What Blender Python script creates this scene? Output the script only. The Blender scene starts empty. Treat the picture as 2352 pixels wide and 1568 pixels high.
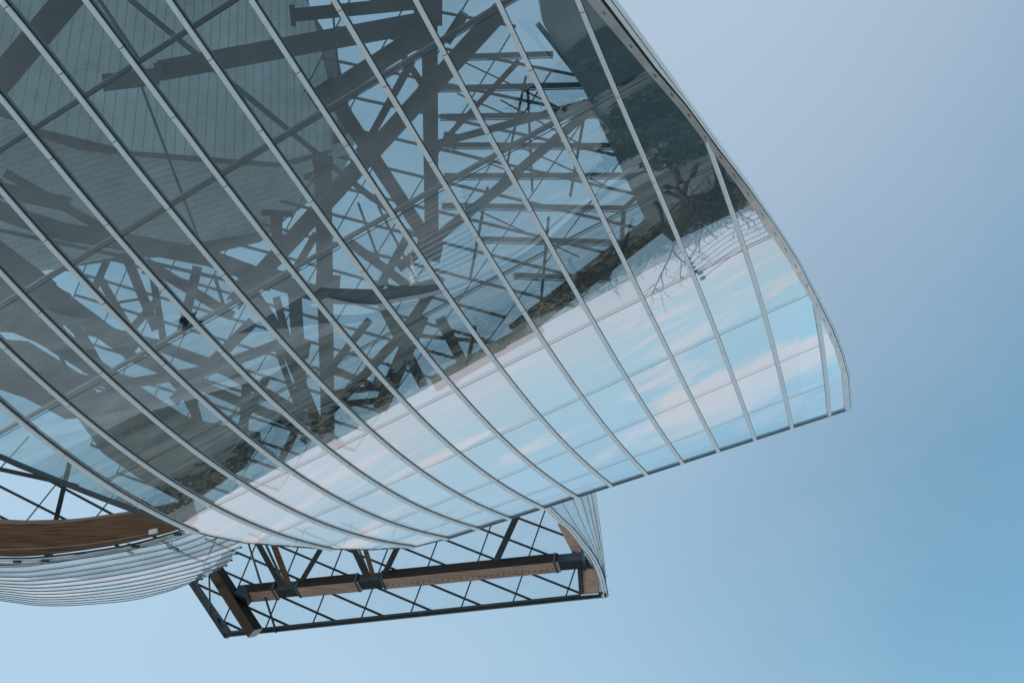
import bpy, math, random
import numpy as np
from mathutils import Vector
random.seed(7); rng = np.random.default_rng(7)
scene = bpy.context.scene
col = scene.collection

# ------------------------------------------------------------------ camera
PITCH = math.radians(53.0)
FPX = 2287.0                      # focal length in units of a 2352 px wide frame
EYE = np.array([0.0, 0.0, 1.6])
cam_data = bpy.data.cameras.new('camera'); cam = bpy.data.objects.new('camera', cam_data); col.objects.link(cam)
cam.location = EYE; cam.rotation_euler = (math.pi / 2 + PITCH, 0, 0)
cam_data.sensor_width = 36.0; cam_data.lens = FPX / 2352 * 36.0
cam_data.clip_start = 0.1; cam_data.clip_end = 9000.0
scene.camera = cam

# ------------------------------------------------------------------ world, sun, exposure
SUN_EL = math.radians(17.0); SUN_AZ = math.radians(-88.0)      # azimuth from +Y, negative to the left
world = bpy.data.worlds.new('World'); scene.world = world; world.use_nodes = True
wn = world.node_tree.nodes; wl = world.node_tree.links
for n in list(wn): wn.remove(n)
def N(t, **kw):
    n = wn.new(t)
    for k, v in kw.items(): setattr(n, k, v)
    return n
out = N('ShaderNodeOutputWorld'); bg = N('ShaderNodeBackground'); bg.inputs['Strength'].default_value = 0.12
sky = N('ShaderNodeTexSky', sky_type='NISHITA', sun_disc=False)
sky.sun_elevation = SUN_EL; sky.sun_rotation = SUN_AZ
sky.altitude = 50; sky.air_density = 1.0; sky.dust_density = 1.0; sky.ozone_density = 1.6
tc = N('ShaderNodeTexCoord'); sep = N('ShaderNodeSeparateXYZ'); wl.new(tc.outputs['Generated'], sep.inputs[0])
def M(op, a, b=None, c=None, clamp=False):
    n = N('ShaderNodeMath', operation=op, use_clamp=clamp)
    for i, v in enumerate((a, b, c)):
        if v is None: continue
        if isinstance(v, (int, float)): n.inputs[i].default_value = v
        else: wl.new(v, n.inputs[i])
    return n.outputs[0]
zc = M('MAXIMUM', sep.outputs['Z'], 0.0)
den = M('ADD', zc, 0.10)
comb = N('ShaderNodeCombineXYZ')
wl.new(M('DIVIDE', sep.outputs['X'], den), comb.inputs[0]); wl.new(M('DIVIDE', sep.outputs['Y'], den), comb.inputs[1])
nz = N('ShaderNodeTexNoise'); nz.inputs['Scale'].default_value = 1.5; nz.inputs['Detail'].default_value = 8; nz.inputs['Roughness'].default_value = 0.55
nz.inputs['Distortion'].default_value = 0.4
wl.new(comb.outputs[0], nz.inputs['Vector'])
mr = N('ShaderNodeMapRange', interpolation_type='SMOOTHSTEP'); mr.inputs[1].default_value = 0.50; mr.inputs[2].default_value = 0.63
wl.new(nz.outputs[0], mr.inputs[0])
lowel = N('ShaderNodeMapRange', interpolation_type='SMOOTHSTEP'); lowel.inputs[1].default_value = 0.48; lowel.inputs[2].default_value = 0.22
wl.new(zc, lowel.inputs[0])
cl = M('MULTIPLY', mr.outputs[0], lowel.outputs[0])
hz = N('ShaderNodeMapRange', interpolation_type='SMOOTHSTEP'); hz.inputs[1].default_value = 0.17; hz.inputs[2].default_value = 0.01
hz.inputs[4].default_value = 0.85
wl.new(zc, hz.inputs[0])
# thin high veil: a broad soft patch of cirrus haze high up ahead
vd = N('ShaderNodeVectorMath', operation='DOT_PRODUCT'); nrm = N('ShaderNodeVectorMath', operation='NORMALIZE'); wl.new(tc.outputs['Generated'], nrm.inputs[0])
wl.new(nrm.outputs[0], vd.inputs[0]); vd.inputs[1].default_value = Vector((0.06, 0.22, 0.97)).normalized()
nz2 = N('ShaderNodeTexNoise'); nz2.inputs['Scale'].default_value = 1.6; nz2.inputs['Detail'].default_value = 3
wl.new(tc.outputs['Generated'], nz2.inputs['Vector'])
veil = N('ShaderNodeMapRange', interpolation_type='SMOOTHSTEP'); veil.inputs[1].default_value = 0.76; veil.inputs[2].default_value = 1.05; veil.inputs[4].default_value = 0.85
wl.new(M('ADD', vd.outputs['Value'], M('MULTIPLY', M('SUBTRACT', nz2.outputs[0], .5), .06)), veil.inputs[0])
# second, lower sheet of haze to the left
vd2 = N('ShaderNodeVectorMath', operation='DOT_PRODUCT'); wl.new(nrm.outputs[0], vd2.inputs[0]); vd2.inputs[1].default_value = Vector((-0.40, 0.78, 0.46)).normalized()
veil2 = N('ShaderNodeMapRange', interpolation_type='SMOOTHSTEP'); veil2.inputs[1].default_value = 0.62; veil2.inputs[2].default_value = 1.04; veil2.inputs[4].default_value = 0.85
wl.new(M('ADD', vd2.outputs['Value'], M('MULTIPLY', M('SUBTRACT', nz2.outputs[0], .5), .12)), veil2.inputs[0])
def mixc(fac, a, b):
    n = N('ShaderNodeMix', data_type='RGBA')
    wl.new(fac, n.inputs[0])
    for i, v in ((6, a), (7, b)):
        if isinstance(v, tuple): n.inputs[i].default_value = (*v, 1)
        else: wl.new(v, n.inputs[i])
    return n.outputs[2]
SKYGAIN = (1.08, 1.40, 1.22)
gain = N('ShaderNodeMix', data_type='RGBA', blend_type='MULTIPLY'); gain.inputs[0].default_value = 1.0
wl.new(sky.outputs[0], gain.inputs[6]); gain.inputs[7].default_value = (*SKYGAIN, 1)
CLOUD = (3.75, 3.6, 3.7)
c0 = mixc(veil2.outputs[0], gain.outputs[2], (2.2, 3.0, 3.75))
c1 = mixc(veil.outputs[0], c0, (2.6, 3.05, 3.7))
hz2 = N('ShaderNodeMapRange', interpolation_type='SMOOTHSTEP'); hz2.inputs[1].default_value = 0.50; hz2.inputs[2].default_value = 0.06; hz2.inputs[4].default_value = 0.8
wl.new(zc, hz2.inputs[0])
c1b = mixc(hz2.outputs[0], c1, (2.35, 2.75, 3.25))
c2 = mixc(hz.outputs[0], c1b, (3.6, 3.55, 3.8))
c3 = mixc(cl, c2, CLOUD)
nz3 = N('ShaderNodeTexNoise'); nz3.inputs['Scale'].default_value = 3.2; nz3.inputs['Detail'].default_value = 7; nz3.inputs['Roughness'].default_value = 0.62; nz3.inputs['Distortion'].default_value = 0.8
wl.new(comb.outputs[0], nz3.inputs['Vector'])
wsp = N('ShaderNodeMapRange', interpolation_type='SMOOTHSTEP'); wsp.inputs[1].default_value = 0.42; wsp.inputs[2].default_value = 0.75; wsp.inputs[4].default_value = 0.06
wl.new(nz3.outputs[0], wsp.inputs[0])
c4 = mixc(wsp.outputs[0], c3, (3.1, 3.3, 3.75))
wl.new(c4, bg.inputs['Color']); wl.new(bg.outputs[0], out.inputs['Surface'])
sun_d = bpy.data.lights.new('sun', 'SUN'); sun_d.energy = 1.0; sun_d.angle = math.radians(10); sun_d.color = (1.0, 0.86, 0.70)
sun = bpy.data.objects.new('sun', sun_d); col.objects.link(sun)
sdir = Vector((math.sin(SUN_AZ) * math.cos(SUN_EL), math.cos(SUN_AZ) * math.cos(SUN_EL), math.sin(SUN_EL)))
sun.rotation_euler = (-sdir).to_track_quat('-Z', 'Y').to_euler(); sun.location = (0, 0, 60)
scene.view_settings.view_transform = 'Standard'; scene.view_settings.look = 'None'
scene.view_settings.exposure = 0.85; scene.view_settings.gamma = 1.0; scene.view_settings.use_curve_mapping = False
scene.render.engine = 'CYCLES'
scene.cycles.transparent_max_bounces = 32; scene.cycles.max_bounces = 10; scene.cycles.glossy_bounces = 5
scene.cycles.caustics_reflective = False; scene.cycles.caustics_refractive = False

# ------------------------------------------------------------------ helpers
RIGHT = np.array([1.0, 0, 0]); FWD = np.array([0, math.cos(PITCH), math.sin(PITCH)]); UPC = np.array([0, -math.sin(PITCH), math.cos(PITCH)])
Z = np.array([0, 0, 1.0])
def ray(x, y): return (x - 1176) * RIGHT + FPX * FWD - (y - 784) * UPC
def at(x, y, depth): return EYE + ray(x, y) / FPX * depth
def unit(v): v = np.asarray(v, float); return v / np.linalg.norm(v)
def on_plane(x, y, p0, n):
    d = ray(x, y); return EYE + d * (np.dot(p0 - EYE, n) / np.dot(d, n))

ORIGIN = {}
def tag(o, label=None, cat=None, group=None, kind=None):
    for k, v in (('label', label), ('category', cat), ('group', group), ('kind', kind)):
        if v: o[k] = v
    return o
def empty(name, loc, label=None, cat=None, group=None, parent=None):
    o = bpy.data.objects.new(name, None); col.objects.link(o); loc = np.asarray(loc, float)
    base = ORIGIN[parent.name] if parent else np.zeros(3)
    o.location = loc - base; ORIGIN[o.name] = loc
    if parent: o.parent = parent
    return tag(o, label, cat, group)
class MB:
    def __init__(s): s.v = []; s.f = []; s.n = None
    def add(s, pts, faces):
        b = len(s.v); s.v += [np.asarray(p, float) for p in pts]; s.f += [tuple(i + b for i in f) for f in faces]; return s
    def box(s, a, b, w, h, up=Z, ext=0.0):
        """box from a to b: w across, h along 'up'"""
        a = np.asarray(a, float); b = np.asarray(b, float); t = unit(b - a); a = a - t * ext; b = b + t * ext
        side = np.cross(t, up)
        if np.linalg.norm(side) < 1e-4: side = np.cross(t, [1, 0.1, 0])
        side = unit(side); u = unit(np.cross(side, t))
        c = [p + side * sx * w / 2 + u * sz * h / 2 for p in (a, b) for sx, sz in ((-1, -1), (1, -1), (1, 1), (-1, 1))]
        return s.add(c, [(0, 1, 2, 3), (7, 6, 5, 4), (0, 4, 5, 1), (1, 5, 6, 2), (2, 6, 7, 3), (3, 7, 4, 0)])
    def tube(s, pts, r, n=8, sect=None, ups=None, sc=None):
        """sweep a section along a polyline; sect = [(side, up)] in metres"""
        pts = [np.asarray(p, float) for p in pts]; m = len(pts)
        if sect is None: sect = [(math.cos(2 * math.pi * i / n) * r, math.sin(2 * math.pi * i / n) * r) for i in range(n)]
        n = len(sect); b = len(s.v)
        for i, p in enumerate(pts):
            t = unit(pts[min(i + 1, m - 1)] - pts[max(i - 1, 0)])
            up = ups[i] if ups is not None else (Z if abs(t[2]) < .95 else np.array([0, 1.0, 0]))
            side = unit(np.cross(t, up)); u = unit(np.cross(side, t))
            k_ = sc[i] if sc is not None else 1.0
            for a, c in sect: s.v.append(p + (side * a + u * c) * k_)
        for i in range(m - 1):
            for k in range(n):
                s.f.append((b + i * n + k, b + i * n + (k + 1) % n, b + (i + 1) * n + (k + 1) % n, b + (i + 1) * n + k))
        s.f.append(tuple(b + k for k in reversed(range(n)))); s.f.append(tuple(b + (m - 1) * n + k for k in range(n)))
        return s
    def prism(s, pts, off):
        """closed slab from a polygon and an offset vector (or one per vertex)"""
        n = len(pts); pts = [np.asarray(p, float) for p in pts]
        offs = off if isinstance(off, list) else [np.asarray(off, float)] * n
        return s.add(pts + [p + o for p, o in zip(pts, offs)],
                     [tuple(range(n)), tuple(reversed(range(n, 2 * n)))] + [(i, n + i, n + (i + 1) % n, (i + 1) % n) for i in range(n)])
    def build(s, name, m, parent=None, smooth=False, label=None, kind=None):
        me = bpy.data.meshes.new(name); base = ORIGIN[parent.name] if parent else np.zeros(3)
        me.from_pydata([tuple(p - base) for p in s.v], [], s.f); me.update()
        if smooth: me.shade_smooth()
        me.materials.append(m)
        o = bpy.data.objects.new(name, me); col.objects.link(o)
        ORIGIN[o.name] = base
        if parent: o.parent = parent
        return tag(o, label, kind=kind)

def clip(poly, a, b):
    """keep the part of a 2-D polygon on the left of a->b in picture sense (y down: interior where cross<=0)"""
    o = []; n = len(poly)
    def sd(p): return (b[0] - a[0]) * (p[1] - a[1]) - (b[1] - a[1]) * (p[0] - a[0])
    for i in range(n):
        p, q = poly[i], poly[(i + 1) % n]; sp, sq = sd(p), sd(q)
        if sp >= 0: o.append(p)
        if sp * sq < 0:
            t = sp / (sp - sq); o.append((p[0] + t * (q[0] - p[0]), p[1] + t * (q[1] - p[1])))
    return o
def clip_all(poly, ring):
    for a, b in zip(ring, ring[1:]):
        if len(poly) < 3: break
        poly = clip(poly, a, b)
    return poly if len(poly) >= 3 else []
def area(poly): return 0.5 * abs(sum(poly[i][0] * poly[(i + 1) % len(poly)][1] - poly[(i + 1) % len(poly)][0] * poly[i][1] for i in range(len(poly)))) if poly else 0

# ------------------------------------------------------------------ materials
def mat(name, base, rough=0.5, metal=0.0, var=0.12, scale=2.0, spec=0.5, bump=0.0, stretch=(1, 1, 1), coat=0):
    m = bpy.data.materials.new(name); m.use_nodes = True; nt = m.node_tree; b = nt.nodes['Principled BSDF']
    b.inputs['Roughness'].default_value = rough; b.inputs['Metallic'].default_value = metal; b.inputs['Specular IOR Level'].default_value = spec
    t = nt.nodes.new('ShaderNodeTexCoord'); mp = nt.nodes.new('ShaderNodeMapping'); mp.inputs['Scale'].default_value = stretch
    n = nt.nodes.new('ShaderNodeTexNoise'); n.inputs['Scale'].default_value = scale; n.inputs['Detail'].default_value = 5
    nt.links.new(t.outputs['Object'], mp.inputs[0]); nt.links.new(mp.outputs[0], n.inputs['Vector'])
    r = nt.nodes.new('ShaderNodeValToRGB')
    lo = [max(0, c * (1 - var * 1.6)) for c in base]; hi = [min(1, c * (1 + var * 1.6)) for c in base]
    r.color_ramp.elements[0].position = .3; r.color_ramp.elements[0].color = (*lo, 1); r.color_ramp.elements[1].position = .7; r.color_ramp.elements[1].color = (*hi, 1)
    nt.links.new(n.outputs[0], r.inputs[0]); nt.links.new(r.outputs[0], b.inputs['Base Color'])
    if bump:
        bp = nt.nodes.new('ShaderNodeBump'); bp.inputs['Strength'].default_value = bump; bp.inputs['Distance'].default_value = .02
        nt.links.new(n.outputs[0], bp.inputs['Height']); nt.links.new(bp.outputs[0], b.inputs['Normal'])
    return m
def glass(name, tint, f0, power, frit, frit_col, rough=0.0, gloss=(1, 1, 1), wob=0.0, var=.0):
    m = bpy.data.materials.new(name); m.use_nodes = True; nt = m.node_tree; L = nt.links.new
    for n in list(nt.nodes): nt.nodes.remove(n)
    new = nt.nodes.new
    o = new('ShaderNodeOutputMaterial'); lw = new('ShaderNodeLayerWeight'); lw.inputs[0].default_value = .5
    geo = new('ShaderNodeNewGeometry')
    pw = new('ShaderNodeMath'); pw.operation = 'POWER'; pw.inputs[1].default_value = power; L(lw.outputs['Facing'], pw.inputs[0])
    ma = new('ShaderNodeMath'); ma.operation = 'MULTIPLY_ADD'; ma.inputs[1].default_value = 1 - f0; ma.inputs[2].default_value = f0; L(pw.outputs[0], ma.inputs[0])
    inv = new('ShaderNodeMath'); inv.operation = 'SUBTRACT'; inv.inputs[0].default_value = 1; L(geo.outputs['Backfacing'], inv.inputs[1])
    fr = new('ShaderNodeMath'); fr.operation = 'MULTIPLY'; L(ma.outputs[0], fr.inputs[0]); L(inv.outputs[0], fr.inputs[1])
    oi = new('ShaderNodeObjectInfo'); ov = new('ShaderNodeMapRange'); L(oi.outputs['Random'], ov.inputs[0]); ov.inputs[3].default_value = 1 - var; ov.inputs[4].default_value = 1 + var * .6
    tr = new('ShaderNodeBsdfTransparent'); tm = new('ShaderNodeMix'); tm.data_type = 'RGBA'
    tm.inputs[6].default_value = (*tint, 1); tm.inputs[7].default_value = (1, 1, 1, 1); L(geo.outputs['Backfacing'], tm.inputs[0])
    tv = new('ShaderNodeMix'); tv.data_type = 'RGBA'; tv.blend_type = 'MULTIPLY'; tv.inputs[0].default_value = 1; L(tm.outputs[2], tv.inputs[6]); L(ov.outputs[0], tv.inputs[7]); L(tv.outputs[2], tr.inputs[0])
    df = new('ShaderNodeBsdfDiffuse'); df.inputs[0].default_value = (*frit_col, 1)
    # faint dust and print variation on the glass
    tcn = new('ShaderNodeTexCoord'); nz = new('ShaderNodeTexNoise'); nz.inputs['Scale'].default_value = .9; nz.inputs['Detail'].default_value = 6; L(tcn.outputs['Object'], nz.inputs['Vector'])
    fm = new('ShaderNodeMath'); fm.operation = 'MULTIPLY'; L(nz.outputs[0], fm.inputs[0]); fm.inputs[1].default_value = frit * 2
    fm2 = new('ShaderNodeMath'); fm2.operation = 'MULTIPLY'; L(fm.outputs[0], fm2.inputs[0]); L(inv.outputs[0], fm2.inputs[1])
    m1 = new('ShaderNodeMixShader'); L(fm2.outputs[0], m1.inputs[0]); L(tr.outputs[0], m1.inputs[1]); L(df.outputs[0], m1.inputs[2])
    gl = new('ShaderNodeBsdfGlossy'); gl.inputs['Roughness'].default_value = rough; gl.inputs[0].default_value = (*gloss, 1)
    if wob:
        n2 = new('ShaderNodeTexNoise'); n2.inputs['Scale'].default_value = .55; n2.inputs['Detail'].default_value = 1.5; L(tcn.outputs['Object'], n2.inputs['Vector'])
        bp = new('ShaderNodeBump'); bp.inputs['Strength'].default_value = 1; bp.inputs['Distance'].default_value = wob; L(n2.outputs[0], bp.inputs['Height']); L(bp.outputs[0], gl.inputs['Normal'])
    m2 = new('ShaderNodeMixShader'); L(fr.outputs[0], m2.inputs[0]); L(m1.outputs[0], m2.inputs[1]); L(gl.outputs[0], m2.inputs[2])
    L(m2.outputs[0], o.inputs['Surface'])
    return m
MT = dict(
    rib=mat('white_aluminium', (.94, .94, .94), .38, .2, .03, 5),
    dark=mat('dark_steel', (.035, .042, .045), .5, 0, .25, 3),
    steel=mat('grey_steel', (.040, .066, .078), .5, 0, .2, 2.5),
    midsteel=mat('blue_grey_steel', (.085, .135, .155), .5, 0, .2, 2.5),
    bronze=mat('brushed_steel_flange', (.60, .57, .55), .28, .85, .10, 3),
    wood=mat('glulam_timber', (.165, .072, .030), .6, 0, .4, 2.2, stretch=(.25, 3, 9)),
    wood_shaded=mat('shaded_glulam', (.022, .012, .008), .6, 0, .3, 3, spec=.25, stretch=(1, 1, 6)),  # glulam with the shade of the near faces put into its colour
    wood_lit=mat('lit_glulam', (.58, .36, .27), .6, 0, .16, 1.6, stretch=(.3, 4, 6)),  # glulam with the bounce light on undersides put into its colour; cheeks share it
    endgrain=mat('timber_end_cap', (.55, .50, .46), .6, 0, .1, 4),
    panel=mat('fibre_concrete_panel', (.52, .51, .49), .75, 0, .07, 1.3),
    joint=mat('dark_joint', (.10, .10, .10), .9),
    glass=glass('sail_glass', (.47, .66, .72), .06, 1.25, .045, (.42, .56, .60), .0, (.95, .95, .96), wob=.0026, var=.09),
    farglass=glass('far_glass', (.88, .93, .94), .04, 4, .04, (.7, .72, .72)),
    fanglass=glass('fritted_glass', (.70, .78, .80), .08, 3.5, .22, (.75, .78, .8)),
    stripglass=glass('curved_strip_glass', (.95, .97, .98), .06, 3.5, .42, (.95, .96, .97)),
)

# ------------------------------------------------------------------ the big curved sail: a barrel with a level axis
AX = ray(415 - ((784 + FPX * math.tan(PITCH)) - 1195) / .545, 784 + FPX * math.tan(PITCH)); AX = unit(AX)
FH = np.array([-AX[1], AX[0], 0.0]); FH = FH if FH[1] > 0 else -FH
TAU_A = np.radians([36, 46, 52, 58, 65, 72, 80, 91, 100, 112])
TAU_T = np.radians([37, 35.2, 33.0, 29.0, 22.5, 14.5, 7.5, 1.5, -3, -9])
_al = np.radians(np.linspace(38, 112, 1500))
def _smooth(a):
    # smooth slope curve through the table (cubic, monotone enough)
    i = np.clip(np.searchsorted(TAU_A, a) - 1, 0, len(TAU_A) - 2); m = np.gradient(TAU_T, TAU_A)
    h = TAU_A[i + 1] - TAU_A[i]; t = (a - TAU_A[i]) / h
    return (2*t**3-3*t**2+1)*TAU_T[i] + (t**3-2*t**2+t)*h*m[i] + (-2*t**3+3*t**2)*TAU_T[i+1] + (t**3-t**2)*h*m[i+1]
_tau = _smooth(_al)
_dl = -1 / np.tan(np.maximum(_al - _tau, math.radians(6)))
_lr = np.concatenate([[0], np.cumsum((_dl[1:] + _dl[:-1]) / 2 * np.diff(_al))])
_lr -= np.interp(math.radians(58), _al, _lr)
RHO0 = 20.0
def alpha(x, y): d = ray(x, y); return math.atan2(d[2], d @ FH)
def hull(x, y, extra=0.0):
    d = ray(x, y); a = math.atan2(d[2], d @ FH); rho = RHO0 * math.exp(np.interp(a, _al, _lr))
    p = EYE + d * (rho / math.hypot(d[2], d @ FH))
    return p + unit(d) * extra
def hnorm(x, y):
    t = float(np.interp(alpha(x, y), _al, _tau)); return math.sin(t) * FH - math.cos(t) * Z
def hs(x, y, off=0.0): return hull(x, y) + hnorm(x, y) * off      # off > 0: towards the ground
def hin(x, y, back): return hull(x, y, back)
def mirror_dir(x, y):
    d = unit(ray(x, y)); n = hnorm(x, y); return d - 2 * np.dot(d, n) * n
def mirror_ground(x, y, zg=0.0):
    p = hull(x, y); r = mirror_dir(x, y); return p + r * ((zg - p[2]) / r[2])

RT = [(0, 0), (0, 1), (0, 2), (0, 3), (0, 4), (0, 5), (1, 0), (1, 1), (1, 2), (1, 3), (1, 4), (1, 5), (2, 0), (2, 1), (2, 2), (2, 3), (2, 4), (3, 0), (3, 1), (3, 2), (3, 3), (4, 0), (4, 1), (4, 2)]
RC = [0.15325, -0.15211, 0.04173, 0.05839, 0.09252, 0.06437, -0.913, 0.32051, 0.15061, 0.19041, 0.17317, 0.05783, 0.16637, 0.0469, 0.16316, 0.02925, 0.02007, -0.03907, 0.106, -0.063, 0.0326, 0.02917, -0.077, 0.0704]
ST = [(0, 0), (0, 1), (0, 2), (0, 3), (1, 0), (1, 1), (1, 2), (1, 3), (2, 0), (2, 1), (2, 2), (2, 3), (3, 0), (3, 1), (3, 2), (4, 0), (4, 1), (5, 0)]
SC = [1.27105, 0.07915, -0.02126, 0.01093, 0.57429, 0.15242, -0.03571, 0.00327, -0.40297, 0.04089, 0.00084, -0.01151, 0.02683, 0.0078, 0.01784, 0.0347, -0.00522, 0.00418]
def _q(k, p): kk = (k - 7) / 7; pp = p - 1; return sum(c * kk**i * pp**j for (i, j), c in zip(RT, RC))
def _xy(p, q): return ((p + q) * 707, (p - q) * 707)
RING = [(1000, -483), (1150, -295), (1381, 0), (1498, 152), (1573, 240), (1649, 341), (1714, 423), (1781, 518), (1827, 589), (1875, 684), (1909, 752), (1930, 805), (1945, 860), (1951, 937),
        (1022, 1236), (950, 1255), (850, 1261), (740, 1259), (560, 1245), (480, 1229), (415, 1211), (300, 1168), (200, 1130), (45, 1068), (0, 1048), (-300, 925)]
def inside(x, y): return all((b[0]-a[0])*(y-a[1])-(b[1]-a[1])*(x-a[0]) >= 0 for a, b in zip(RING, RING[1:]))
class Rib:
    """one rib as a curve over the frame, continued straight where it leaves it"""
    def __init__(s, k):
        s.k = k; ps = np.linspace(-.2, 2.3, 501); xy = [_xy(p, _q(k, p)) for p in ps]
        ok = [(-15 <= x and -15 <= y and inside(x, y)) for x, y in xy]
        good = [i for i, o in enumerate(ok) if o] if any(ok) else [200, 201]
        e = good[0]
        while e + 1 < len(ok) and ok[e + 1]: e += 1
        s.p0, s.p1 = ps[good[0]], ps[e]
        s.d0 = (_q(k, s.p0 + .03) - _q(k, s.p0)) / .03; s.d1 = (_q(k, s.p1) - _q(k, s.p1 - .03)) / .03
    def __call__(s, p):
        if p < s.p0: return _xy(p, _q(s.k, s.p0) + s.d0 * (p - s.p0))
        if p > s.p1: return _xy(p, _q(s.k, s.p1) + s.d1 * (p - s.p1))
        return _xy(p, _q(s.k, p))
    def seam(s, j):
        f = lambda p: _sv(j, s(p))
        ps = np.linspace(-.9, 2.6, 141); v = [f(p) for p in ps]
        for i in range(140):
            if v[i] < 0 <= v[i + 1]:
                a, b = ps[i], ps[i + 1]
                for _ in range(30):
                    m = (a + b) / 2
                    if f(m) < 0: a = m
                    else: b = m
                return a
        return None
def _sv(j, xy):
    x, y = xy; u = (x * .87 - y * .5) / 1000; v = (x * .5 + y * .87) / 1000
    u = max(-.75, min(1.75, u)); jj = (max(j, .2) - 5) / 4
    w = sum(c * jj**i * u**m for (i, m), c in zip(ST, SC))
    if j < .2: w += (j - .2) * .30
    return v - w
_ribc = {}
def RB(k):
    if k not in _ribc: _ribc[k] = Rib(k)
    return _ribc[k]
def G(k, j):
    r = RB(k); p = r.seam(j); return r(p) if p is not None else None

sail = empty('curved_glass_sail', hs(1000, 700), 'huge curved glass sail overhead with pale ribs mirroring the plaza and sky', 'glass sail')
KS = list(range(-1, 17)); JS = list(range(-1, 10)); NSJ, NSK = 4, 2
grid = {}
for k in range(-1 * NSK, 16 * NSK + 1):
    for j in range(JS[0] * NSJ, 9 * NSJ + 3): grid[k, j] = G(k / NSK, j / NSJ)
def pane(k, j):
    polys = []
    for a in range(NSK):
        for b in range(NSJ if j < 9 else 2):
            ids = [(k*NSK+a, j*NSJ+b), (k*NSK+a, j*NSJ+b+1), (k*NSK+a+1, j*NSJ+b+1), (k*NSK+a+1, j*NSJ+b)]
            if any(grid.get(i) is None for i in ids): continue
            q = [grid[i] for i in ids]
            s = sum(q[i][0]*q[(i+1)%4][1]-q[(i+1)%4][0]*q[i][1] for i in range(4))
            if abs(s) < 4: continue
            if s < 0: q = q[::-1]
            if max(p[0] for p in q) < -330 or max(p[1] for p in q) < -330: continue
            c = clip_all(q, RING)
            if area(c) > 2: polys.append(c)
    if sum(area(c) for c in polys) < 60: return None
    tilt = rng.normal(0, .0024, 2); m = MB(); nor = []
    for c in polys:
        n = len(c); P = [hs(*p) for p in c]; NN = []
        for p in c:
            nn = hnorm(*p) + tilt[0] * AX + tilt[1] * FH; NN.append(unit(nn))
        m.add(P, [tuple(range(n))]); nor += NN
        m.add([p - u * .024 for p, u in zip(P, NN)], [tuple(reversed(range(n)))]); nor += [-u for u in NN]
    # orient faces: front must face the ground
    v = m.v
    for i, f in enumerate(m.f):
        fn = np.cross(v[f[1]] - v[f[0]], v[f[2]] - v[f[0]])
        if np.dot(fn, nor[f[0]]) < 0: m.f[i] = tuple(reversed(f))
    o = m.build('glass_pane', MT['glass'], sail); me = o.data; me.shade_smooth()
    me.normals_split_custom_set_from_vertices([tuple(u) for u in nor])
    return o
panes = 0
for k in range(-1, 16):
    for j in JS:
        if pane(k, j): panes += 1

def rib_points(k, step=.028, off=0.0, back=0):
    r = RB(k); ps = np.arange(r.p0 - .30, r.p1 + .0001, step); pts = []; nn = []
    for p in ps:
        x, y = r(p)
        if x < -320 or y < -320 or not inside(x, y): continue
        pts.append(hs(x, y, off)); nn.append(hnorm(x, y))
    x, y = r(r.p1 + .004); pts.append(hs(x, y, off)); nn.append(hnorm(x, y))
    return pts, nn
RSECT = [(-.043, -.030), (.043, -.030), (.043, .004), (.010, .018), (-.010, .018), (-.043, .004)]
def rscale(pts):
    # ribs grow stouter towards the free edge, where the sail is farthest from its supports
    return [float(np.interp(np.linalg.norm(p - EYE), [15, 20, 28, 38], [.84, .98, 1.24, 1.55])) for p in pts]
ISECT = [(-.022, -.13), (.022, -.13), (.022, -.03), (-.022, -.03)]
SSECT = [(-.056, -.004), (.020, -.004), (.020, .010), (-.056, .010)]
for k in range(0, 15):
    pts, nn = rib_points(k, off=.05)
    if len(pts) < 3: continue
    ro = MB().tube(pts, 0, sect=RSECT, ups=nn, sc=rscale(pts)).build('rib', MT['rib'], sail)
    sp = MB(); sc_ = rscale(pts)
    for i in range(2 + (k * 3) % 4, len(pts) - 2, 7):
        t_ = unit(pts[i + 1] - pts[i]); sp.tube([pts[i], pts[i] + t_ * .012], 0, sect=[(a * 1.03, c * 1.03) for a, c in RSECT], ups=[nn[i]] * 2, sc=[sc_[i]] * 2)
    sp.build('splice_joint', MT['steel'], ro)
    pts, nn = rib_points(k, off=0)
    MB().tube(pts, 0, sect=ISECT, ups=nn).build('mullion', MT['dark'], sail)
    MB().tube(pts, 0, sect=SSECT, ups=nn, sc=rscale(pts)).build('rib_seal', MT['dark'], sail)
# purlins: dark bars behind the seams
for j in range(-1, 9):
    run = []
    for k2 in range(-2, 31):
        g = grid.get((k2, j * NSJ))
        if g and inside(*g) and g[0] > -320 and g[1] > -320: run.append(g)
    if len(run) < 2: continue
    w = .075 if j <= 3 else .03
    pts = [hs(x, y, -.10 if j <= 3 else -.045) for x, y in run]; nn = [hnorm(x, y) for x, y in run]
    MB().tube(pts, 0, sect=[(-w/2, -w*.8), (w/2, -w*.8), (w/2, 0), (-w/2, 0)], ups=nn).build('purlin', MT['dark'], sail)
    # silicone joint on the outside
    pts = [hs(x, y, .001) for x, y in run]
    MB().tube(pts, 0, sect=[(-.006, -.006), (.006, -.006), (.006, .003), (-.006, .003)], ups=nn).build('glazing_joint', MT['steel'], sail)
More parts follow.
